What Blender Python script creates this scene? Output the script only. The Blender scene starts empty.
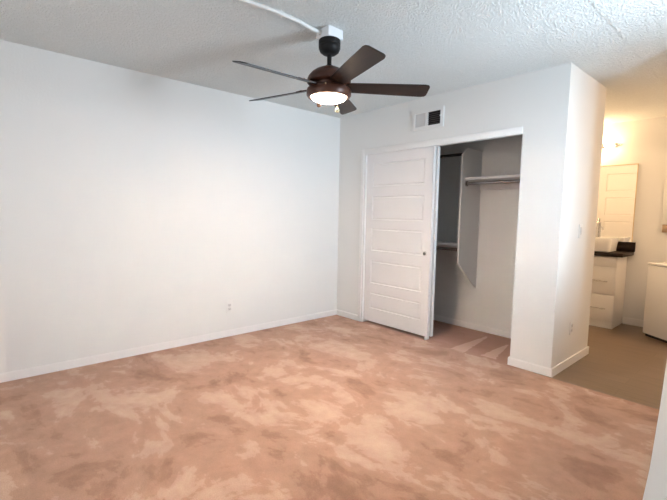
import bpy, bmesh, math
from mathutils import Vector, Matrix

S = bpy.context.scene
COL = S.collection
R = math.radians

# ------------------------------------------------------------ camera
cam_d = bpy.data.cameras.new('camera')
cam = bpy.data.objects.new('camera', cam_d)
COL.objects.link(cam)
yaw, pitch, roll, fpx = -0.8419, 0.0879, 0.0179, 406.18
fw = Vector((math.sin(yaw) * math.cos(pitch), math.cos(yaw) * math.cos(pitch), -math.sin(pitch)))
rt = Vector((math.cos(yaw), -math.sin(yaw), 0))
up = rt.cross(fw)
r2 = rt * math.cos(roll) + up * math.sin(roll)
u2 = up * math.cos(roll) - rt * math.sin(roll)
M = Matrix((r2, u2, -fw)).transposed().to_4x4()
M.translation = Vector((3.7579, -3.4278, 1.2703))
cam.matrix_world = M
cam_d.sensor_fit = 'HORIZONTAL'
cam_d.sensor_width = 36.0
cam_d.lens = 36.0 * fpx / 667.0
cam_d.clip_start = 0.02
S.camera = cam

# ------------------------------------------------------------ world, daylight, exposure
S.view_settings.view_transform = 'Standard'
S.view_settings.look = 'None'
S.view_settings.gamma = 1.0
S.view_settings.use_curve_mapping = False
S.view_settings.exposure = 0.07
W = bpy.data.worlds.new('sky')
S.world = W
W.use_nodes = True
bg = W.node_tree.nodes['Background']
bg.inputs['Color'].default_value = (0.62, 0.8, 1.0, 1)
bg.inputs['Strength'].default_value = 1.0


def area_light(name, loc, direction, sx, sy, power, color, spread=180):
    d = bpy.data.lights.new(name, 'AREA')
    d.shape = 'RECTANGLE'
    d.size, d.size_y, d.energy, d.color = sx, sy, power, color
    d.spread = R(spread)
    o = bpy.data.objects.new(name, d)
    COL.objects.link(o)
    o.location = loc
    o.rotation_euler = Vector(direction).to_track_quat('-Z', 'Y').to_euler()
    return o


# daylight entering by the window in the right wall, and soft fill from an unseen window added behind the camera
area_light('window_daylight', (4.37, -0.76, 1.38), (-1, -0.35, -0.02), 0.46, 1.45, 94, (0.68, 0.85, 1.0), 150)
area_light('rear_fill_light', (1.9, -4.36, 1.45), (0, 1, 0), 1.8, 1.2, 17, (1.0, 0.96, 0.93))

# ------------------------------------------------------------ materials
MATS = {}


def mat(name, color, rough=0.6, metal=0.0, spec=0.5, emit=None, estr=0.0):
    m = bpy.data.materials.new(name)
    m.use_nodes = True
    b = m.node_tree.nodes['Principled BSDF']
    b.inputs['Base Color'].default_value = (*color, 1)
    b.inputs['Roughness'].default_value = rough
    b.inputs['Metallic'].default_value = metal
    b.inputs['Specular IOR Level'].default_value = spec
    if emit:
        b.inputs['Emission Color'].default_value = (*emit, 1)
        b.inputs['Emission Strength'].default_value = estr
    MATS[name] = m
    return m


class G:
    """tiny node-graph helper"""
    def __init__(s, m):
        s.t = m.node_tree
        s.b = s.t.nodes['Principled BSDF']
        s.co = s.t.nodes.new('ShaderNodeTexCoord').outputs['Object']

    def n(s, kind, **kw):
        nd = s.t.nodes.new(kind)
        for k, v in kw.items():
            setattr(nd, k, v)
        return nd

    def l(s, a, b):
        s.t.links.new(a, b)

    def mapping(s, scale=(1, 1, 1), rot=(0, 0, 0), src=None):
        mp = s.n('ShaderNodeMapping')
        mp.inputs['Scale'].default_value = scale
        mp.inputs['Rotation'].default_value = rot
        s.l(src or s.co, mp.inputs['Vector'])
        return mp.outputs['Vector']

    def noise(s, scale, detail=3, rough=0.5, vec=None, dist=0.0):
        nd = s.n('ShaderNodeTexNoise')
        nd.inputs['Scale'].default_value = scale
        nd.inputs['Detail'].default_value = detail
        nd.inputs['Roughness'].default_value = rough
        nd.inputs['Distortion'].default_value = dist
        s.l(vec or s.co, nd.inputs['Vector'])
        return nd.outputs['Fac']

    def ramp(s, fac, stops, interp='LINEAR'):
        nd = s.n('ShaderNodeValToRGB')
        cr = nd.color_ramp
        cr.interpolation = interp
        while len(cr.elements) < len(stops):
            cr.elements.new(0.5)
        for e, (p, c) in zip(cr.elements, stops):
            e.position = p
            e.color = (*c, 1) if len(c) == 3 else c
        s.l(fac, nd.inputs['Fac'])
        return nd.outputs['Color']

    def math(s, op, a, b=None, c=None):
        nd = s.n('ShaderNodeMath', operation=op)
        for i, v in enumerate((a, b, c)):
            if v is None:
                continue
            if isinstance(v, (int, float)):
                nd.inputs[i].default_value = v
            else:
                s.l(v, nd.inputs[i])
        return nd.outputs[0]

    def mix(s, fac, a, b, blend='MIX'):
        nd = s.n('ShaderNodeMix', data_type='RGBA', blend_type=blend)
        for sock, v in ((nd.inputs[0], fac), (nd.inputs[6], a), (nd.inputs[7], b)):
            if isinstance(v, (int, float)):
                sock.default_value = v
            elif isinstance(v, tuple):
                sock.default_value = (*v, 1)
            else:
                s.l(v, sock)
        return nd.outputs[2]

    def bump(s, h, strength, dist):
        nd = s.n('ShaderNodeBump')
        nd.inputs['Strength'].default_value = strength
        nd.inputs['Distance'].default_value = dist
        s.l(h, nd.inputs['Height'])
        s.l(nd.outputs['Normal'], s.b.inputs['Normal'])

    def color(s, c):
        s.l(c, s.b.inputs['Base Color'])


# painted walls with a light orange-peel roller texture
m = mat('wall_paint', (0.83, 0.82, 0.80), 0.62, spec=0.3)
g = G(m)
g.bump(g.noise(70, 3), 0.25, 0.003)
g.color(g.mix(g.noise(1.3, 2), (0.82, 0.815, 0.795), (0.845, 0.84, 0.822)))
m = mat('trim_paint', (0.91, 0.895, 0.88), 0.38)
g = G(m)
g.bump(g.noise(35, 2), 0.06, 0.001)
m = mat('door_paint', (0.84, 0.82, 0.81), 0.42)
g = G(m)
g.bump(g.noise(1.0, 4, vec=g.mapping((220, 220, 9))), 0.06, 0.001)

# popcorn ceiling, with one drywall seam
m = mat('popcorn_ceiling', (0.78, 0.78, 0.77), 0.95, spec=0.1)
g = G(m)
n1 = g.noise(85, 2, 0.5)
n2 = g.noise(160, 1, 0.5)
gran = g.n('ShaderNodeMapRange', interpolation_type='SMOOTHSTEP')
gran.inputs['From Min'].default_value = 0.40
gran.inputs['From Max'].default_value = 0.66
g.l(n1, gran.inputs['Value'])
h = g.math('ADD', g.math('MULTIPLY', gran.outputs[0], 0.75), g.math('MULTIPLY', n2, 0.35))
sep = g.n('ShaderNodeSeparateXYZ')
g.l(g.co, sep.inputs[0])
lip = g.n('ShaderNodeMapRange')
lip.inputs['From Min'].default_value = 2.935
lip.inputs['From Max'].default_value = 2.95
g.l(g.math('ADD', sep.outputs[0], g.math('MULTIPLY', g.math('SUBTRACT', g.noise(9, 3), 0.5), 0.03)), lip.inputs['Value'])
hh = g.math('ADD', h, g.math('MULTIPLY', lip.outputs[0], 0.5))
g.bump(hh, 1.0, 0.009)
g.color(g.ramp(h, [(0.2, (0.87, 0.885, 0.865)), (0.9, (0.91, 0.925, 0.91))]))

# pinkish tan cut-pile carpet with brushed patches
m = mat('carpet_pile', (0.5, 0.32, 0.25), 1.0, spec=0.05)
g = G(m)
v1 = g.mapping((1.0, 1.25, 1), (0, 0, R(38)))
big = g.noise(2.0, 8, 0.62, v1, 0.5)
v2 = g.mapping((1.2, 3.2, 1), (0, 0, R(-52)))
trk = g.noise(1.5, 5, 0.65, v2, 0.2)
patch = g.ramp(g.math('ADD', g.math('MULTIPLY', big, 0.7), g.math('MULTIPLY', trk, 0.3)),
               [(0.38, (0.36, 0.195, 0.132)), (0.44, (0.425, 0.238, 0.164)), (0.45, (0.48, 0.278, 0.196)), (0.525, (0.51, 0.302, 0.216)), (0.532, (0.575, 0.362, 0.268)), (0.62, (0.645, 0.425, 0.325))])
mid = g.noise(11, 4, 0.6)
c = g.mix(0.5, patch, g.ramp(mid, [(0.3, (0.40, 0.40, 0.40)), (0.7, (0.60, 0.60, 0.60))]), 'OVERLAY')
fine = g.noise(210, 2, 0.6)
c = g.mix(0.32, c, g.ramp(fine, [(0.3, (0.25, 0.25, 0.25)), (0.7, (0.75, 0.75, 0.75))]), 'OVERLAY')


def wedge(x0, y0, x1, y1, w0, w1):
    """1 inside a tapering vacuum track from (x0,y0) to (x1,y1)"""
    dx, dy = x1 - x0, y1 - y0
    L = math.hypot(dx, dy)
    sx = g.n('ShaderNodeSeparateXYZ')
    wobv = g.n('ShaderNodeTexNoise')
    wobv.inputs['Scale'].default_value = 14
    g.l(g.co, wobv.inputs['Vector'])
    wv = g.n('ShaderNodeVectorMath', operation='MULTIPLY_ADD')
    g.l(wobv.outputs['Color'], wv.inputs[0])
    wv.inputs[1].default_value = (0.05, 0.05, 0)
    g.l(g.co, wv.inputs[2])
    g.l(wv.outputs[0], sx.inputs[0])
    px = g.math('SUBTRACT', sx.outputs[0], x0 + 0.025)
    py = g.math('SUBTRACT', sx.outputs[1], y0 + 0.025)
    t = g.math('ADD', g.math('MULTIPLY', px, dx / L / L), g.math('MULTIPLY', py, dy / L / L))
    d = g.math('ABSOLUTE', g.math('ADD', g.math('MULTIPLY', px, -dy / L), g.math('MULTIPLY', py, dx / L)))
    w = g.math('MULTIPLY_ADD', t, w1 - w0, w0)
    inside = g.math('MULTIPLY', g.math('GREATER_THAN', g.math('SUBTRACT', w, d), 0), g.math('MULTIPLY', g.math('GREATER_THAN', t, 0), g.math('LESS_THAN', t, 1)))
    return inside


w_ = g.math('MAXIMUM', wedge(1.74, -0.02, 1.70, 0.62, 0.075, 0.012), wedge(2.02, 0.03, 1.97, 0.52, 0.07, 0.012))
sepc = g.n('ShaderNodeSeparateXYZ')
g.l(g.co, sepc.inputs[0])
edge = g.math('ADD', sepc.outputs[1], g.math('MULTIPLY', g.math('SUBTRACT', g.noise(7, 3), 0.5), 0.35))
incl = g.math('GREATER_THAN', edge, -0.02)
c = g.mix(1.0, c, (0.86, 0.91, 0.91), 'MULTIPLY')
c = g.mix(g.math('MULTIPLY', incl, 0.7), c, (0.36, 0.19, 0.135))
c = g.mix(g.math('MULTIPLY', w_, 0.85), c, (0.62, 0.42, 0.335))
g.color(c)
g.bump(g.math('ADD', g.math('MULTIPLY', fine, 0.5), g.math('ADD', g.math('MULTIPLY', mid, 0.8), g.math('MULTIPLY', big, 1.2))), 0.5, 0.012)
g.b.inputs['Sheen Weight'].default_value = 0.15

# taupe vinyl plank floor
m = mat('vinyl_plank', (0.30, 0.20, 0.13), 0.33)
g = G(m)
br = g.n('ShaderNodeTexBrick')
br.offset = 0.5
br.inputs['Color1'].default_value = (0.165, 0.112, 0.073, 1)
br.inputs['Color2'].default_value = (0.195, 0.133, 0.089, 1)
br.inputs['Mortar'].default_value = (0.13, 0.082, 0.05, 1)
br.inputs['Scale'].default_value = 1.0
br.inputs['Mortar Size'].default_value = 0.0015
br.inputs['Brick Width'].default_value = 1.2
br.inputs['Row Height'].default_value = 0.16
g.l(g.co, br.inputs['Vector'])
gr = g.noise(1, 5, 0.6, g.mapping((3, 40, 1)))
c = g.mix(0.45, br.outputs['Color'], g.ramp(gr, [(0.3, (0.38, 0.38, 0.38)), (0.7, (0.62, 0.62, 0.62))]), 'OVERLAY')
g.color(c)
g.bump(gr, 0.05, 0.002)

mat('white_plastic', (0.84, 0.83, 0.81), 0.4)
mat('ivory_plastic', (0.70, 0.68, 0.67), 0.4)
mat('junction_box_paint', (0.80, 0.82, 0.85), 0.45)
m = mat('bronze_metal', (0.065, 0.022, 0.012), 0.36, 0.3)
m = mat('black_metal', (0.012, 0.011, 0.011), 0.5, 0.0, spec=0.2)
m = mat('blade_wood', (0.050, 0.028, 0.022), 0.36, spec=0.28)
g = G(m)
g.color(g.ramp(g.noise(1, 4, 0.6, g.mapping((5, 70, 5))), [(0.3, (0.018, 0.011, 0.009)), (0.7, (0.030, 0.018, 0.014))]))
mat('lit_glass', (1, 0.9, 0.75), 0.4, emit=(1.0, 0.75, 0.55), estr=6)
g = G(MATS['lit_glass'])
sp_ = g.n('ShaderNodeSeparateXYZ')
g.l(g.co, sp_.inputs[0])
rad = g.math('SQRT', g.math('ADD', g.math('POWER', g.math('SUBTRACT', sp_.outputs[0], 1.705), 2.0), g.math('POWER', g.math('SUBTRACT', sp_.outputs[1], -1.66), 2.0)))
hot = g.n('ShaderNodeMapRange', interpolation_type='SMOOTHSTEP')      # frosted bowl: hot spot of the bulb fading to the rim
for nm_, v_ in (('From Min', 0.062), ('From Max', 0.112), ('To Min', 560.0), ('To Max', 7.0)):
    hot.inputs[nm_].default_value = v_
g.l(rad, hot.inputs['Value'])
g.l(hot.outputs[0], g.b.inputs['Emission Strength'])
mat('chain_brass', (0.70, 0.55, 0.35), 0.3, 0.9)
mat('chain_wood', (0.36, 0.19, 0.11), 0.4)
mat('chain_crystal', (0.86, 0.74, 0.48), 0.15)
mat('chrome', (0.72, 0.70, 0.69), 0.16, 1.0)
mat('rod_steel', (0.40, 0.37, 0.36), 0.24, 1.0)
mat('dark_rod', (0.05, 0.045, 0.045), 0.35, 0.4)
mat('melamine', (0.82, 0.80, 0.78), 0.4)
mat('vent_shade_dark', (0.012, 0.010, 0.010), 0.9)
mat('vent_dark_slat', (0.05, 0.035, 0.035), 0.5)
mat('slot_dark', (0.12, 0.11, 0.10), 0.6)
mat('vanity_white', (0.86, 0.84, 0.81), 0.33)
m = mat('black_granite', (0.018, 0.011, 0.009), 0.45, spec=0.12)
g = G(m)
g.color(g.ramp(g.noise(160, 3, 0.7), [(0.45, (0.014, 0.009, 0.008)), (0.72, (0.05, 0.03, 0.02))]))
mat('porcelain', (0.88, 0.87, 0.85), 0.1)
mat('mirror_silver', (0.93, 0.93, 0.92), 0.015, 1.0)
mat('warm_bulb', (1, 0.85, 0.6), 0.4, emit=(1.0, 0.68, 0.38), estr=26)
mat('hidden_fill_bulb', (1, 0.85, 0.6), 0.4, emit=(1.0, 0.68, 0.38), estr=75)  # boosted glow for the bulbs out of view
mat('nook_fill_glass', (1, 0.9, 0.75), 0.4, emit=(1.0, 0.64, 0.37), estr=80)  # glow of the added lamp over the nook
mat('enamel_white', (0.86, 0.85, 0.84), 0.25)
mat('rubber_dark', (0.02, 0.015, 0.015), 0.7)
mat('tan_panel', (0.42, 0.29, 0.19), 0.5)
mat('window_vinyl', (0.85, 0.85, 0.85), 0.4)
gm = bpy.data.materials.new('window_glass')
gm.use_nodes = True
nt = gm.node_tree
nt.nodes.clear()
o_ = nt.nodes.new('ShaderNodeOutputMaterial')
mx = nt.nodes.new('ShaderNodeMixShader')
mx.inputs[0].default_value = 0.06
tr = nt.nodes.new('ShaderNodeBsdfTransparent')
gl = nt.nodes.new('ShaderNodeBsdfGlossy')
gl.inputs['Roughness'].default_value = 0.02
nt.links.new(tr.outputs[0], mx.inputs[1])
nt.links.new(gl.outputs[0], mx.inputs[2])
nt.links.new(mx.outputs[0], o_.inputs[0])
MATS['window_glass'] = gm


# ------------------------------------------------------------ mesh helpers
def box(bm, x0, x1, y0, y1, z0, z1, bevel=0.0, seg=2):
    r = bmesh.ops.create_cube(bm, size=1.0)
    vs = r['verts']
    for v in vs:
        v.co = Vector(((x0 + x1) / 2 + v.co.x * (x1 - x0), (y0 + y1) / 2 + v.co.y * (y1 - y0), (z0 + z1) / 2 + v.co.z * (z1 - z0)))
    if bevel:
        es = {e for v in vs for e in v.link_edges}
        bmesh.ops.bevel(bm, geom=list(es), offset=bevel, segments=seg, affect='EDGES', profile=0.5)


def tube(bm, p0, p1, r, n=16, r1=None, cap=True):
    p0, p1 = Vector(p0), Vector(p1)
    d = p1 - p0
    q = Vector((0, 0, 1)).rotation_difference(d)
    mtx = Matrix.Translation((p0 + p1) / 2) @ q.to_matrix().to_4x4()
    bmesh.ops.create_cone(bm, cap_ends=cap, segments=n, radius1=r, radius2=r if r1 is None else r1, depth=d.length, matrix=mtx)


def ball(bm, c, r, n=12, sz=1.0):
    bmesh.ops.create_uvsphere(bm, u_segments=n * 2, v_segments=n, radius=r, matrix=Matrix.Translation(c) @ Matrix.Diagonal((1, 1, sz, 1)))


def lathe(bm, prof, cx=0, cy=0, n=48):
    """prof: [(r, z)] from top to bottom, closed at both ends when r is 0"""
    rings = []
    for r, z in prof:
        if r < 1e-6:
            rings.append([bm.verts.new((cx, cy, z))])
        else:
            rings.append([bm.verts.new((cx + r * math.cos(2 * math.pi * i / n), cy + r * math.sin(2 * math.pi * i / n), z)) for i in range(n)])
    for a, b in zip(rings, rings[1:]):
        for i in range(n):
            j = (i + 1) % n
            if len(a) == 1 and len(b) == 1:
                continue
            if len(a) == 1:
                bm.faces.new((a[0], b[i], b[j]))
            elif len(b) == 1:
                bm.faces.new((a[i], b[0], a[j]))
            else:
                bm.faces.new((a[i], b[i], b[j], a[j]))


def prism(bm, pts, axis, a, b):
    """polygon pts in the two other axes, extruded from a to b along axis"""
    def P(p, t):
        if axis == 0:
            return (t, p[0], p[1])
        if axis == 1:
            return (p[0], t, p[1])
        return (p[0], p[1], t)
    A = [bm.verts.new(P(p, a)) for p in pts]
    B = [bm.verts.new(P(p, b)) for p in pts]
    bm.faces.new(A)
    bm.faces.new(B[::-1])
    for i in range(len(pts)):
        j = (i + 1) % len(pts)
        bm.faces.new((A[j], A[i], B[i], B[j]))


def sweep(bm, pts, r, n=10):
    for p, q in zip(pts, pts[1:]):
        tube(bm, p, q, r, n)
    for p in pts[1:-1]:
        ball(bm, p, r, 6)


def obj(name, bm, material, parent=None, smooth=None):
    bmesh.ops.recalc_face_normals(bm, faces=bm.faces[:])
    me = bpy.data.meshes.new(name)
    bm.to_mesh(me)
    bm.free()
    me.materials.append(MATS[material])
    if smooth:
        for f in me.polygons:
            f.use_smooth = True
        me.set_sharp_from_angle(angle=R(smooth))
    o = bpy.data.objects.new(name, me)
    COL.objects.link(o)
    if parent:
        o.parent = parent
        o.matrix_parent_inverse = Matrix.Translation(parent.location).inverted() if parent.type == 'EMPTY' and parent.parent is None else Matrix()
    return o


def bxo(name, dims, material, parent=None, bevel=0.0, smooth=None):
    bm = bmesh.new()
    box(bm, *dims, bevel=bevel)
    return obj(name, bm, material, parent, smooth)


def struct(o):
    o['kind'] = 'structure'
    return o


def thing(name, label, cat, loc, group=None):
    o = bpy.data.objects.new(name, None)
    COL.objects.link(o)
    o.location = loc
    o.empty_display_size = 0.1
    return tag(o, label, cat, group)


def tag(o, label, cat, group=None):
    o['label'], o['category'] = label, cat
    if group:
        o['group'] = group
    return o


H = 2.44
# ------------------------------------------------------------ the room
X1, Y0, Y1 = 4.15, -4.20, 2.50          # right wall, wall behind the camera, wall behind the vanity
XC, YC = 2.568, 0.878                   # corner of the closet block
bm = bmesh.new()
box(bm, -0.12, X1 + 0.12, Y0 - 0.12, -0.03, -0.06, 0)
box(bm, -0.12, 2.44, -0.03, 0.90, -0.06, 0)
struct(obj('floor', bm, 'carpet_pile'))
bm = bmesh.new()
box(bm, 2.44, X1 + 0.12, -0.03, 0.90, -0.06, -0.004)
box(bm, 1.20, X1 + 0.12, 0.90, Y1 + 0.12, -0.06, -0.004)
struct(obj('floor_vinyl', bm, 'vinyl_plank'))
struct(bxo('ceiling', (-0.12, X1 + 0.24, Y0 - 0.24, Y1 + 0.12, H, H + 0.1), 'popcorn_ceiling'))
struct(bxo('wall_left', (-0.12, 0, Y0, 0.778, -0.02, H), 'wall_paint'))
bm = bmesh.new()                         # closet front wall with its wide opening
box(bm, 0, 0.40, 0, 0.11, 0, H)
box(bm, 0.40, 2.233, 0, 0.11, 2.0, H)
box(bm, 2.233, XC, 0, 0.11, -0.02, H)
struct(obj('wall_back', bm, 'wall_paint'))
bm = bmesh.new()                         # block end, facing the vanity nook
box(bm, 2.46, XC, 0.11, YC, -0.02, H)
struct(obj('wall_return', bm, 'wall_paint'))
struct(bxo('wall_closet', (-0.12, 2.46, 0.772, YC, -0.02, H), 'wall_paint'))
struct(bxo('wall_vanity', (1.20, X1, Y1, Y1 + 0.12, -0.02, H), 'wall_paint'))
struct(bxo('wall_nook', (1.08, 1.20, YC, Y1 + 0.12, -0.02, H), 'wall_paint'))
WY0, WY1, WZ0, WZ1 = -1.02, -0.50, 0.60, 2.10
bm = bmesh.new()
box(bm, X1, X1 + 0.12, Y0, WY0, -0.02, H)
box(bm, X1, X1 + 0.12, WY1, Y1 + 0.12, -0.02, H)
box(bm, X1, X1 + 0.12, WY0, WY1, -0.02, WZ0)
box(bm, X1, X1 + 0.12, WY0, WY1, WZ1, H)
struct(obj('wall_right', bm, 'wall_paint'))
bm = bmesh.new()
box(bm, -0.12, 1.0, Y0 - 0.12, Y0, -0.02, H)
box(bm, 2.8, X1 + 0.12, Y0 - 0.12, Y0, -0.02, H)
box(bm, 1.0, 2.8, Y0 - 0.12, Y0, -0.02, 0.85)
box(bm, 1.0, 2.8, Y0 - 0.12, Y0, 2.05, H)
struct(obj('wall_front', bm, 'wall_paint'))
struct(bxo('wall_opening', (3.43, X1, -0.03, 0.08, -0.02, H), 'wall_paint'))
# low wall at the right of the camera: its pale cap fills the lower right corner of the view
lw = [(3.325, -0.035), (3.563, -2.03), (3.614, -2.426), (3.622, -2.491), (3.646, -2.685), (3.668, -2.90),
      (3.79, -2.90), (3.745, -2.43), (3.69, -2.03), (3.45, -0.035)]
bm = bmesh.new()
prism(bm, lw, 2, 0.0, 0.90)
struct(obj('wall_low', bm, 'trim_paint'))

# windows out of view; the rear one is added to let in fill light
def window(n, axis, a0, a1, z0, z1, p0, p1):
    def bx(bm, u0, u1, w0, w1, q0=p0, q1=p1):
        if axis == 0:
            box(bm, q0, q1, u0, u1, w0, w1)
        else:
            box(bm, u0, u1, q0, q1, w0, w1)
    bm = bmesh.new()
    t = 0.045
    bx(bm, a0, a0 + t, z0, z1)
    bx(bm, a1 - t, a1, z0, z1)
    bx(bm, a0 + t, a1 - t, z0, z0 + t)
    bx(bm, a0 + t, a1 - t, z1 - t, z1)
    mid = (a0 + a1) / 2
    bx(bm, mid - 0.025, mid + 0.025, z0 + t, z1 - t)
    w = struct(obj(n, bm, 'window_vinyl'))
    for k, (u0, u1) in enumerate(((a0 + t, mid - 0.025), (mid + 0.025, a1 - t))):
        bm = bmesh.new()
        pm = (p0 + p1) / 2
        bx(bm, u0, u1, z0 + t, z1 - t, pm - 0.003, pm + 0.003)
        obj('pane', bm, 'window_glass', w)


window('window_1', 0, WY0, WY1, WZ0, WZ1, X1 + 0.04, X1 + 0.09)
window('window_rear_added', 1, 1.0, 2.8, 0.85, 2.05, Y0 - 0.09, Y0 - 0.04)

# baseboards
BH, BT = 0.066, 0.012


def baseboard(name, segs):
    bm = bmesh.new()
    for (x0, x1, y0, y1) in segs:
        box(bm, x0, x1, y0, y1, 0, BH - 0.006)
        # eased top edge
        ix = 0.004
        box(bm, x0 + (ix if x1 - x0 < 0.02 and x0 > 0.1 else 0), x1 - (ix if x1 - x0 < 0.02 else 0),
            y0 + (ix if y1 - y0 < 0.02 else 0), y1, BH - 0.006, BH)
    return struct(obj(name, bm, 'trim_paint'))


baseboard('baseboard_left', [(0, BT, Y0, -BT)])
baseboard('baseboard_back', [(0, 0.389, -BT, 0), (2.233 - BT, XC + BT, -BT, 0)])
bm = bmesh.new()
box(bm, XC, XC + BT, 0, YC + BT, -0.004, BH)
struct(obj('baseboard_return', bm, 'trim_paint'))
baseboard('baseboard_closet', [(0, 2.46, 0.760, 0.772)])
bm = bmesh.new()
box(bm, 2.48, X1, Y1 - BT, Y1, -0.004, BH + 0.012)
struct(obj('baseboard_vanity', bm, 'trim_paint'))

# closet casing: left jamb board and header board
bm = bmesh.new()
box(bm, 0.389, 0.432, -0.014, 0, 0, 2.018, bevel=0.003)
box(bm, 0.40, 0.458, 0, 0.11, 0, 1.956)
box(bm, 0.444, 0.458, -0.006, 0, 0, 1.956)
struct(obj('trim_1', bm, 'trim_paint', smooth=40))
bm = bmesh.new()
box(bm, 0.432, 2.233, -0.010, 0, 1.956, 2.016, bevel=0.002)
box(bm, 0.400, 2.233, 0, 0.016, 1.956, 2.0)
box(bm, 0.400, 2.233, 0.05, 0.062, 1.96, 2.0)
struct(obj('trim_2', bm, 'trim_paint', smooth=40))
bm = bmesh.new()
box(bm, 2.221, 2.233, 0.0005, 0.11, 0, BH)
struct(obj('trim_3', bm, 'trim_paint'))


# five-panel doors
def panel_door(name, x0, x1, z0, z1, yf, yb, px0, px1, rows, front=True):
    """slab whose face at yf carries five raised panels, back at yb"""
    bm = bmesh.new()
    xs = [x0, px0, px1, x1]
    zs = [z0] + [v for r in rows for v in r] + [z1]
    V = [[bm.verts.new((x, yf, z)) for x in xs] for z in zs]
    pf = []
    for i in range(len(zs) - 1):
        for j in range(3):
            f = bm.faces.new((V[i][j], V[i][j + 1], V[i + 1][j + 1], V[i + 1][j]))
            if j == 1 and i % 2 == 1:
                pf.append(f)
    # back and sides
    B = [bm.verts.new((x, yb, z)) for x, z in ((x0, z0), (x1, z0), (x1, z1), (x0, z1))]
    bm.faces.new(B)
    n = len(zs)
    bm.faces.new([V[0][j] for j in range(4)] + [B[1], B[0]])
    bm.faces.new([V[n - 1][j] for j in range(4)] + [B[2], B[3]])
    bm.faces.new([V[i][0] for i in range(n)] + [B[3], B[0]])
    bm.faces.new([V[i][3] for i in range(n)] + [B[2], B[1]])
    bmesh.ops.recalc_face_normals(bm, faces=bm.faces[:])
    bmesh.ops.inset_individual(bm, faces=pf, thickness=0.009, depth=-0.010)
    bmesh.ops.inset_individual(bm, faces=pf, thickness=0.010, depth=0.0)
    bmesh.ops.inset_individual(bm, faces=pf, thickness=0.012, depth=0.007)
    return struct(obj(name, bm, 'door_paint'))


rows = [(0.186, 0.375), (0.482, 0.746), (0.862, 1.118), (1.215, 1.482), (1.592, 1.850)]
d1 = panel_door('door_1', 0.460, 1.366, 0.030, 1.962, 0.016, 0.050, 0.553, 1.268, rows)
bm = bmesh.new()
bmesh.ops.create_cone(bm, cap_ends=True, segments=28, radius1=0.026, radius2=0.022, depth=0.008,
                      matrix=Matrix.Translation((1.300, 0.0125, 0.885)) @ Matrix.Rotation(R(90), 4, 'X'))
pull = obj('finger_pull', bm, 'chrome', d1, 40)
bm = bmesh.new()
bmesh.ops.create_cone(bm, cap_ends=True, segments=24, radius1=0.016, radius2=0.016, depth=0.003,
                      matrix=Matrix.Translation((1.300, 0.0078, 0.885)) @ Matrix.Rotation(R(90), 4, 'X'))
obj('finger_cup', bm, 'slot_dark', pull, 40)
d2 = panel_door('door_2', 0.478, 1.380, 0.030, 1.960, 0.064, 0.098, 0.565, 1.285, rows)
bm = bmesh.new()
box(bm, 1.340, 1.362, 0.004, 0.06, 0.0, 0.028, bevel=0.003)
struct(obj('trim_4', bm, 'white_plastic', smooth=40))       # floor guide under the sliding doors
rows2 = [(0.22, 0.47), (0.59, 0.86), (0.96, 1.235), (1.33, 1.605), (1.70, 1.972)]
d3 = panel_door('door_3', 1.660, 2.420, 0.008, 2.085, 0.915, YC + 0.003, 1.785, 2.30, rows2)
bm = bmesh.new()
box(bm, 1.575, 1.648, YC, YC + 0.028, 0, 2.165)
box(bm, 2.432, 2.505, YC, YC + 0.028, 0, 2.165)
box(bm, 1.648, 2.432, YC, YC + 0.028, 2.095, 2.165)
struct(obj('trim_5', bm, 'trim_paint'))
bm = bmesh.new()
tube(bm, (1.725, 0.915, 0.95), (1.725, 0.955, 0.95), 0.012)
ball(bm, (1.725, 0.972, 0.95), 0.028)
obj('door_knob', bm, 'chrome', d3, 40)

# ------------------------------------------------------------ ceiling fan
FX, FY = 1.705, -1.66
fan = thing('ceiling_fan', 'dark bronze five-blade ceiling fan with a lit dome lamp', 'ceiling fan', (FX, FY, 2.379))
bm = bmesh.new()
lathe(bm, [(0, 2.379), (0.066, 2.379), (0.070, 2.373), (0.070, 2.350), (0.067, 2.346), (0.070, 2.342), (0.069, 2.325), (0.060, 2.305), (0.042, 2.291), (0.022, 2.286), (0, 2.286)], FX, FY)
obj('canopy', bm, 'black_metal', fan, 50)
bm = bmesh.new()
lathe(bm, [(0, 2.290), (0.0145, 2.290), (0.0145, 2.225), (0.024, 2.221), (0.026, 2.205), (0, 2.205)], FX, FY, 24)
obj('downrod', bm, 'black_metal', fan, 50)
bm = bmesh.new()
lathe(bm, [(0, 2.214), (0.03, 2.212), (0.06, 2.204), (0.09, 2.190), (0.115, 2.172), (0.133, 2.150), (0.142, 2.128), (0.141, 2.112), (0.132, 2.104), (0.108, 2.102), (0.105, 2.086), (0, 2.086)], FX, FY, 64)
obj('motor_housing', bm, 'bronze_metal', fan, 40)
bm = bmesh.new()
lathe(bm, [(0, 2.086), (0.10, 2.086), (0.125, 2.082), (0.141, 2.072), (0.145, 2.060), (0.144, 2.034), (0.136, 2.022), (0.124, 2.020), (0.118, 2.030), (0, 2.030)], FX, FY, 64)
lr = obj('light_ring', bm, 'bronze_metal', fan, 40)
for a in (-0.85, 1.24, 3.34):
    d = Vector((math.cos(a), math.sin(a), 0))
    bm = bmesh.new()
    tube(bm, Vector((FX, FY, 2.068)) + d * 0.138, Vector((FX, FY, 2.068)) + d * 0.149, 0.005, 12)
    obj('thumbscrew', bm, 'chain_brass', lr, 40)
bm = bmesh.new()
lathe(bm, [(0.117, 2.030), (0.116, 2.022), (0.108, 2.013), (0.092, 2.005), (0.07, 1.998), (0.04, 1.993), (0, 1.991)], FX, FY, 48)
obj('lamp_bowl', bm, 'lit_glass', fan, 60)


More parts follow.
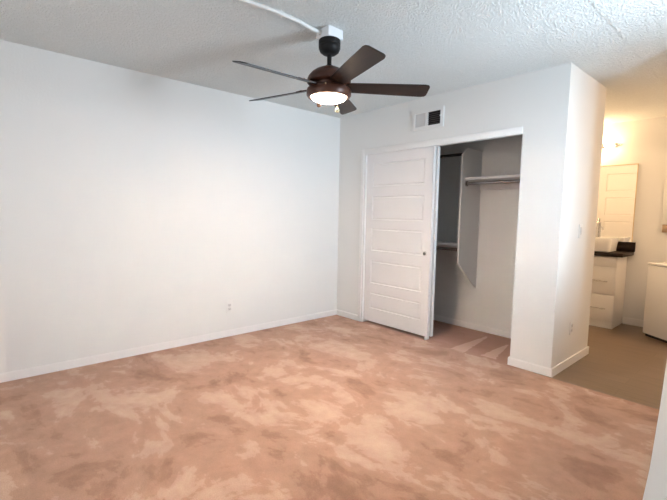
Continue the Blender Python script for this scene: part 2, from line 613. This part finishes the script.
def blade_mesh():
    bm = bmesh.new()
    L0, L1 = 0.115, 0.655
    # outline: root narrower, tip wider with rounded corners
    prof = [(L0, 0.040), (L0 + 0.03, 0.050), (0.35, 0.058), (0.52, 0.063), (L1 - 0.035, 0.066), (L1 - 0.012, 0.060), (L1 - 0.002, 0.045)]
    pts = [(x, w) for x, w in prof] + [(x, -w) for x, w in reversed(prof)]
    prism(bm, pts, 2, -0.003, 0.003)
    return bm


def bracket_mesh():
    bm = bmesh.new()
    prism(bm, [(0.085, -0.020), (0.15, -0.018), (0.20, -0.036), (0.245, -0.030), (0.245, 0.030), (0.20, 0.036), (0.15, 0.018), (0.085, 0.020)], 2, 0.0032, 0.0075)
    for x, y in ((0.21, -0.018), (0.21, 0.018), (0.235, 0.0)):
        tube(bm, (x, y, 0.0075), (x, y, 0.0105), 0.006, 10)
    return bm


b0 = obj('blade', blade_mesh(), 'blade_wood', None)
k0 = obj('blade_bracket', bracket_mesh(), 'bronze_metal', None)
PH = -1.60
BLZ = 2.088
for k in range(5):
    b = b0 if k == 0 else b0.copy()
    q = k0 if k == 0 else k0.copy()
    if k:
        COL.objects.link(b)
        COL.objects.link(q)
    b.parent = fan
    q.parent = b
    b.location = (0, 0, BLZ - 2.379)
    b.rotation_euler = (Matrix.Rotation(PH + k * 2 * math.pi / 5, 3, 'Z') @ Matrix.Rotation(R(-16.5), 3, 'X')).to_euler()

rvec = Vector((0.666, 0.746, 0))
cvec = Vector((0.757, -0.653, 0))
for off, zb, mt in ((-0.060, 1.943, 'chain_wood'), (0.056, 1.912, 'chain_crystal')):
    p = Vector((FX, FY, 0)) + rvec * off + cvec * 0.130
    bm = bmesh.new()
    tube(bm, (p.x, p.y, 2.021), (p.x, p.y, zb), 0.0013, 6)
    z = 2.017
    while z > zb + 0.012:
        ball(bm, (p.x, p.y, z), 0.0022, 4)
        z -= 0.008
    ch = obj('pull_chain', bm, 'chain_brass', fan, 60)
    bm = bmesh.new()
    lathe(bm, [(0, zb + 0.013), (0.006, zb + 0.012), (0.012, zb + 0.004), (0.014, zb - 0.004), (0.011, zb - 0.012), (0.004, zb - 0.016), (0, zb - 0.016)], p.x, p.y, 20)
    pk = obj('chain_pull', bm, mt, ch, 60)
    pk['label'] = 'pale crystal chain pull' if mt == 'chain_crystal' else 'brown wooden chain pull'

# junction box and surface conduit on the ceiling
jb = thing('junction_box', 'square white surface-mounted electrical box between ceiling and fan canopy', 'electrical box', (FX, FY, H))
bxo('box_body', (FX - 0.060, FX + 0.060, FY - 0.062, FY + 0.062, 2.3795, H - 0.001), 'junction_box_paint', jb, bevel=0.004, smooth=40)
bm = bmesh.new()
tube(bm, (FX - 0.02, FY - 0.062, 2.415), (FX - 0.02, FY - 0.078, 2.415), 0.0165, 12)
obj('connector', bm, 'white_plastic', jb, 40)
cd = thing('conduit', 'white conduit running along the ceiling to the fan box', 'conduit', (FX - 0.01, -2.9, H))
bm = bmesh.new()
sweep(bm, [(FX - 0.02, FY - 0.078, 2.415), (FX - 0.02, FY - 0.13, 2.416), (FX - 0.018, FY - 0.22, 2.427), (FX - 0.012, -2.05, 2.4285), (FX - 0.03, -2.30, 2.4285), (FX - 0.09, Y0, 2.4285)], 0.0115, 12)
obj('pipe', bm, 'white_plastic', cd, 60)
for y, x in ((-2.03, FX - 0.012), (-2.95, FX - 0.052)):
    bm = bmesh.new()
    prism(bm, [(x - 0.030, H), (x - 0.030, H - 0.003), (x - 0.013, H - 0.003), (x - 0.0125, 2.4185), (x - 0.007, 2.4145), (x + 0.007, 2.4145), (x + 0.0125, 2.4185), (x + 0.013, H)], 1, y - 0.008, y + 0.008)
    tube(bm, (x - 0.022, y, H - 0.003), (x - 0.022, y, H - 0.009), 0.005, 8)
    obj('strap', bm, 'white_plastic', cd, 40)

# ------------------------------------------------------------ wall fittings
vent = thing('air_vent', 'rectangular wall register, half closed, above the closet', 'vent', (1.29, 0, 2.225))
bm = bmesh.new()
vx0, vx1, vz0, vz1 = 1.110, 1.474, 2.128, 2.321
ix0, ixa, ixb, ix1, iz0, iz1 = 1.143, 1.268, 1.298, 1.440, 2.160, 2.290
box(bm, vx0, ix0, -0.014, -0.0005, vz0, vz1)
box(bm, ix1, vx1, -0.014, -0.0005, vz0, vz1)
box(bm, ix0, ix1, -0.014, -0.0005, vz0, iz0)
box(bm, ix0, ix1, -0.014, -0.0005, iz1, vz1)
box(bm, ixa, ixb, -0.014, -0.0005, iz0, iz1)
obj('vent_frame', bm, 'white_plastic', vent)
bxo('vent_shade_plate', (ixb, ix1, -0.003, -0.001, iz0, iz1), 'vent_shade_dark', vent)  # dark plate painted as the shade inside the opening; the wall is uncut
bm = bmesh.new()
for k in range(7):
    z = iz0 + 0.010 + k * 0.0185
    prism(bm, [(-0.013, z - 0.002), (-0.004, z + 0.005), (-0.004, z + 0.007), (-0.013, z)], 0, ixb, ix1)
o = obj('open_louvre', bm, 'vent_dark_slat', vent)
o['label'] = 'dark open half with thin slats'
bm = bmesh.new()
box(bm, ix0, ixa, -0.008, -0.001, iz0, iz1)
for k in range(8):
    x = ix0 + 0.008 + k * 0.0155
    box(bm, x, x + 0.011, -0.0105, -0.008, iz0 + 0.003, iz1 - 0.003)
obj('closed_louvre', bm, 'ivory_plastic', vent)['label'] = 'pale closed half'
bm = bmesh.new()
tube(bm, (1.449, -0.014, 2.235), (1.449, -0.020, 2.235), 0.005, 10)
box(bm, 1.436, 1.452, -0.021, -0.018, 2.231, 2.239)
obj('damper_lever', bm, 'white_plastic', vent)


def outlet(label, origin, normal_axis, sign):
    """duplex receptacle; plate in local (u, z), protruding along the wall normal"""
    t = thing('wall_outlet', label, 'outlet', origin)
    ox, oy, oz = origin

    def b(bm, u0, u1, d0, d1, z0, z1, bev=0):
        if normal_axis == 0:
            xs = sorted((ox + sign * d0, ox + sign * d1))
            box(bm, xs[0], xs[1], oy + u0, oy + u1, oz + z0, oz + z1, bevel=bev)
        else:
            ys = sorted((oy + sign * d0, oy + sign * d1))
            box(bm, ox + u0, ox + u1, ys[0], ys[1], oz + z0, oz + z1, bevel=bev)
    bm = bmesh.new()
    b(bm, -0.036, 0.036, 0.0005, 0.006, -0.058, 0.058, 0.002)
    obj('cover_plate', bm, 'white_plastic', t, 40)
    for zc in (-0.020, 0.020):
        bm = bmesh.new()
        b(bm, -0.017, 0.017, 0.006, 0.008, zc - 0.014, zc + 0.014, 0.0009)
        rc = obj('receptacle', bm, 'ivory_plastic', t, 40)
        bm = bmesh.new()
        b(bm, -0.008, -0.0055, 0.008, 0.0083, zc - 0.003, zc + 0.007)
        b(bm, 0.0055, 0.008, 0.008, 0.0083, zc - 0.003, zc + 0.006)
        b(bm, -0.002, 0.002, 0.008, 0.0083, zc - 0.010, zc - 0.006)
        obj('slots', bm, 'slot_dark', rc)
    bm = bmesh.new()
    b(bm, -0.003, 0.003, 0.006, 0.0075, -0.003, 0.003)
    obj('screw', bm, 'ivory_plastic', t)
    return t


outlet('white power outlet low on the long blank left wall', (0, -1.49, 0.304), 0, 1)
outlet('white power outlet low on the closet end wall beside the vinyl floor', (XC, 0.40, 0.330), 0, 1)
sw = thing('light_switch', 'white light switch at chest height on the closet end wall', 'switch', (XC, 0.452, 1.165))
bm = bmesh.new()
box(bm, XC + 0.0005, XC + 0.006, 0.416, 0.488, 1.107, 1.223, bevel=0.002)
obj('cover_plate', bm, 'white_plastic', sw, 40)
bm = bmesh.new()
prism(bm, [(0.006 + XC, 1.132), (XC + 0.007, 1.132), (XC + 0.011, 1.165), (XC + 0.0085, 1.198), (XC + 0.006, 1.198)], 1, 0.4355, 0.4685)
obj('rocker', bm, 'ivory_plastic', sw)

# ------------------------------------------------------------ closet fittings
XD = 1.464                                # visible face of the hanging divider
bm = bmesh.new()
prism(bm, [(0.385, 0.775), (0.7595, 0.478), (0.772, 0.476), (0.772, 1.978), (0.470, 1.985), (0.385, 1.905)], 0, XD - 0.019, XD)
tag(obj('closet_divider', bm, 'melamine'), 'tall white closet divider board with a slanted lower edge', 'closet divider')


def rod(label, group, x0, x1, y, z, material, r=0.015):
    t = thing('closet_rod', label, 'closet rod', ((x0 + x1) / 2, y, z))
    bm = bmesh.new()
    tube(bm, (x0 + 0.004, y, z), (x1 - 0.004, y, z), r, 20)
    obj('bar', bm, material, t, 50)
    for a, b in ((x0, x0 + 0.012), (x1 - 0.012, x1)):
        bm = bmesh.new()
        tube(bm, (a, y, z), (b, y, z), r + 0.011, 20)
        obj('flange', bm, material, t, 50)
    return t


def shelf(label, x0, x1, y0, z0, z1):
    bm = bmesh.new()
    box(bm, x0, x1, y0, 0.771, z0, z1, bevel=0.002)
    return tag(obj('closet_shelf', bm, 'melamine', None, 40), label, 'shelf')


def cleat(label, x0, x1, z0, z1):
    bm = bmesh.new()
    box(bm, x0, x1, 0.752, 0.7715, z0, z1, bevel=0.002)
    return tag(obj('shelf_cleat', bm, 'melamine', None, 40), label, 'cleat')


shelf('white closet shelf right of the divider, above a steel rod', XD + 0.0005, 2.4595, 0.44, 1.648, 1.676)
cleat('white support cleat under the right closet shelf', XD + 0.0005, 2.4595, 1.562, 1.6475)
rod('steel clothes rod under the right closet shelf', None, XD + 0.0005, 2.4595, 0.470, 1.614, 'rod_steel', 0.017)
shelf('white closet shelf low on the left of the divider', 0.0005, XD - 0.0195, 0.44, 0.953, 0.975)
cleat('white support cleat under the low left closet shelf', 0.0005, XD - 0.0195, 0.855, 0.9525)
rod('steel clothes rod under the low left closet shelf', None, 0.0005, XD - 0.0195, 0.462, 0.915, 'rod_steel', 0.017)
rod('dark clothes rod high on the left of the closet divider', None, 0.0005, XD - 0.0195, 0.475, 1.924, 'dark_rod', 0.015)

# ------------------------------------------------------------ vanity nook
van = thing('vanity_cabinet', 'white bathroom vanity cabinet with drawers under the dark countertop', 'vanity', (2.02, 2.28, 0))
VX0, VX1, VYF, VYB = 1.56, 2.475, 2.068, 2.486
bm = bmesh.new()
box(bm, VX0, VX1, VYF, VYB, 0.085, 0.842)
box(bm, VX0 + 0.01, VX1 - 0.004, VYF + 0.012, VYB, -0.004, 0.085)
obj('carcass', bm, 'vanity_white', van)


def front(name, x0, x1, z0, z1):
    bm = bmesh.new()
    box(bm, x0, x1, VYF - 0.018, VYF, z0, z1, bevel=0.002)
    return obj(name, bm, 'vanity_white', van, 40)


def handle(p, x0, x1, z):
    bm = bmesh.new()
    tube(bm, (x0, VYF - 0.047, z), (x1, VYF - 0.047, z), 0.0055, 12)
    for x in (x0 + 0.02, x1 - 0.02):
        tube(bm, (x, VYF - 0.018, z), (x, VYF - 0.047, z), 0.0045, 10)
    obj('handle', bm, 'chrome', p, 50)


front('false_front', VX0 + 0.003, VX1 - 0.003, 0.720, 0.838)
for z0, z1, hz in ((0.394, 0.714, 0.553), (0.088, 0.388, 0.232)):
    d = front('drawer', 2.165, VX1 - 0.003, z0, z1)
    handle(d, 2.235, 2.405, hz)
for x0, x1, hx in ((VX0 + 0.003, 1.858, 1.83), (1.864, 2.159, 1.89)):
    d = front('door', x0, x1, 0.088, 0.714)
    bm = bmesh.new()
    tube(bm, (hx, VYF - 0.047, 0.50), (hx, VYF - 0.047, 0.66), 0.0055, 12)
    for z in (0.52, 0.64):
        tube(bm, (hx, VYF - 0.018, z), (hx, VYF - 0.047, z), 0.0045, 10)
    obj('handle', bm, 'chrome', d, 50)
ct = thing('countertop', 'dark stone countertop on the white vanity', 'countertop', (2.03, 2.26, 0.842))
bm = bmesh.new()
box(bm, 1.53, 2.535, 2.018, 2.4995, 0.8425, 0.884, bevel=0.003)
obj('slab', bm, 'black_granite', ct, 40)
bm = bmesh.new()
box(bm, 1.53, 2.545, 2.478, 2.4995, 0.8845, 0.998, bevel=0.002)
obj('backsplash', bm, 'black_granite', ct, 40)

# rectangular vessel basin
bm = bmesh.new()


def rrect(x0, x1, y0, y1, r, n=6):
    pts = []
    for cx, cy, a0 in ((x1 - r, y1 - r, 0), (x0 + r, y1 - r, 90), (x0 + r, y0 + r, 180), (x1 - r, y0 + r, 270)):
        for k in range(n + 1):
            a = R(a0 + 90 * k / n)
            pts.append((cx + r * math.cos(a), cy + r * math.sin(a)))
    return pts


def loft(bm, loops):
    rings = [[bm.verts.new((x, y, z)) for x, y in pts] for pts, z in loops]
    bm.faces.new(rings[0])
    bm.faces.new(rings[-1][::-1])
    n = len(rings[0])
    for a, b in zip(rings, rings[1:]):
        for i in range(n):
            j = (i + 1) % n
            bm.faces.new((a[i], a[j], b[j], b[i]))


bx0, bx1, by0, by1 = 1.80, 2.405, 2.065, 2.385
loft(bm, [(rrect(bx0 + 0.03, bx1 - 0.03, by0 + 0.03, by1 - 0.03, 0.03), 0.8845),
          (rrect(bx0 + 0.016, bx1 - 0.016, by0 + 0.014, by1 - 0.014, 0.035), 0.892),
          (rrect(bx0 + 0.008, bx1 - 0.008, by0 + 0.006, by1 - 0.006, 0.038), 0.97),
          (rrect(bx0, bx1, by0, by1, 0.038), 1.038),
          (rrect(bx0 + 0.004, bx1 - 0.004, by0 + 0.004, by1 - 0.004, 0.036), 1.044),
          (rrect(bx0 + 0.014, bx1 - 0.014, by0 + 0.014, by1 - 0.014, 0.03), 1.044),
          (rrect(bx0 + 0.03, bx1 - 0.03, by0 + 0.03, by1 - 0.03, 0.05), 0.96),
          (rrect(bx0 + 0.08, bx1 - 0.08, by0 + 0.07, by1 - 0.07, 0.05), 0.905)])
tag(obj('vessel_sink', bm, 'porcelain', None, 50), 'white vessel sink standing on the dark countertop', 'sink')

fa = thing('faucet', 'tall chrome faucet behind the white vessel sink', 'faucet', (2.140, 2.432, 0.884))
bm = bmesh.new()
tube(bm, (2.140, 2.432, 0.8845), (2.140, 2.432, 0.892), 0.028, 20)
tube(bm, (2.140, 2.432, 0.892), (2.140, 2.432, 1.215), 0.021, 20)
ball(bm, (2.140, 2.432, 1.215), 0.021)
obj('body', bm, 'chrome', fa, 50)
bm = bmesh.new()
sweep(bm, [(2.140, 2.432, 1.160), (2.140, 2.36, 1.168), (2.140, 2.29, 1.160), (2.140, 2.27, 1.135)], 0.012, 14)
obj('spout', bm, 'chrome', fa, 50)
bm = bmesh.new()
tube(bm, (2.140, 2.432, 1.232), (2.145, 2.455, 1.275), 0.006, 10)
obj('lever', bm, 'chrome', fa, 50)

mi = thing('wall_mirror', 'frameless mirror above the sink, reflecting a panelled door', 'mirror', (2.05, Y1, 1.0))
bm = bmesh.new()
box(bm, 1.60, 2.505, 2.4905, 2.4995, 0.9985, 1.925)
obj('glass', bm, 'mirror_silver', mi)
bm = bmesh.new()
box(bm, 2.505, 2.511, 2.488, 2.4995, 0.9985, 1.931)
box(bm, 1.594, 1.600, 2.488, 2.4995, 0.9985, 1.931)
box(bm, 1.600, 2.505, 2.488, 2.4995, 1.925, 1.931)
obj('edge_trim', bm, 'chain_brass', mi)

vl = thing('vanity_light', 'vanity light bar with glowing globe bulbs on the wall above the mirror', 'wall light', (2.0, Y1, 2.17))
bm = bmesh.new()
box(bm, 1.27, 2.29, 2.478, 2.4995, 2.145, 2.195, bevel=0.006)
obj('backplate', bm, 'chrome', vl, 40)
bm = bmesh.new()
tube(bm, (2.29, 2.488, 2.17), (2.318, 2.488, 2.17), 0.006, 12)
ball(bm, (2.322, 2.488, 2.17), 0.011, 8)
obj('finial', bm, 'chrome', vl, 50)
for x in (1.34, 1.56, 1.78, 2.00, 2.22):  # row lengthened out of view and hidden bulbs boosted to light the nook
    bm = bmesh.new()
    lathe(bm, [(0, 0.0), (0.028, 0.0), (0.028, 0.03), (0.020, 0.048), (0, 0.048)], 0, 0, 20)
    bmesh.ops.transform(bm, matrix=Matrix.Translation((x, 2.478, 2.17)) @ Matrix.Rotation(R(90), 4, 'X'), verts=bm.verts[:])
    obj('socket', bm, 'chrome', vl, 50)
    bm = bmesh.new()
    ball(bm, (x, 2.385, 2.17), 0.05, 16)
    obj('globe_bulb', bm, 'warm_bulb' if x > 2.1 else 'hidden_fill_bulb', vl, 60)

fl = thing('nook_fill_light', 'added unseen fill lamp, round and flush, over the vanity nook', 'ceiling light', (3.92, 1.95, H))  # unseen lamp, added out of view to brighten the nook
bm = bmesh.new()
lathe(bm, [(0, H - 0.001), (0.155, H - 0.001), (0.16, H - 0.02), (0.15, H - 0.03), (0, H - 0.03)], 3.92, 1.95, 40)
obj('lamp_base', bm, 'white_plastic', fl, 40)
bm = bmesh.new()
lathe(bm, [(0.145, H - 0.03), (0.135, H - 0.055), (0.10, H - 0.08), (0.05, H - 0.093), (0, H - 0.097)], 3.92, 1.95, 40)
obj('diffuser', bm, 'nook_fill_glass', fl, 60)

# white appliance beside the vanity, turned a little
ap = thing('laundry_machine', 'boxy white appliance with a flat lid standing right of the vanity', 'appliance', (2.757, 2.080, 0))
ca, sa = 0.80, -0.60
dx, dy = Vector((ca, sa, 0)), Vector((-sa, ca, 0))
AM = Matrix(((ca, -sa, 0, 2.757), (sa, ca, 0, 2.080), (0, 0, 1, 0), (0, 0, 0, 1)))


def ap_box(name, dims, material, bevel=0.0, parent=None):
    bm = bmesh.new()
    box(bm, *dims, bevel=bevel)
    bmesh.ops.transform(bm, matrix=AM, verts=bm.verts[:])
    return obj(name, bm, material, parent or ap, 40)


ap_box('cabinet', (0, 0.62, 0, 0.46, 0.025, 0.782), 'enamel_white', 0.006)
ap_box('lid', (-0.004, 0.624, -0.006, 0.462, 0.786, 0.806), 'enamel_white', 0.006)
ap_box('plinth', (0.02, 0.60, 0.02, 0.44, -0.004, 0.025), 'rubber_dark')
ap_box('lid_hinge', (0.05, 0.57, 0.03, 0.43, 0.782, 0.786), 'rubber_dark')

# box on the nook wall at the edge of the view
wb = thing('wall_box', 'pale wall-mounted box at the right photo edge above the appliance', 'wall box', (2.93, Y1, 1.43))
bm = bmesh.new()
box(bm, 2.775, 3.10, 2.484, 2.4995, 1.222, 1.73, bevel=0.003)
obj('panel', bm, 'wall_paint', wb, 40)
bm = bmesh.new()
box(bm, 2.785, 3.09, 2.470, 2.4995, 1.130, 1.218, bevel=0.003)
obj('lower_strip', bm, 'tan_panel', wb, 40)['label'] = 'tan strip along the bottom'
bpy.context.view_layer.update()
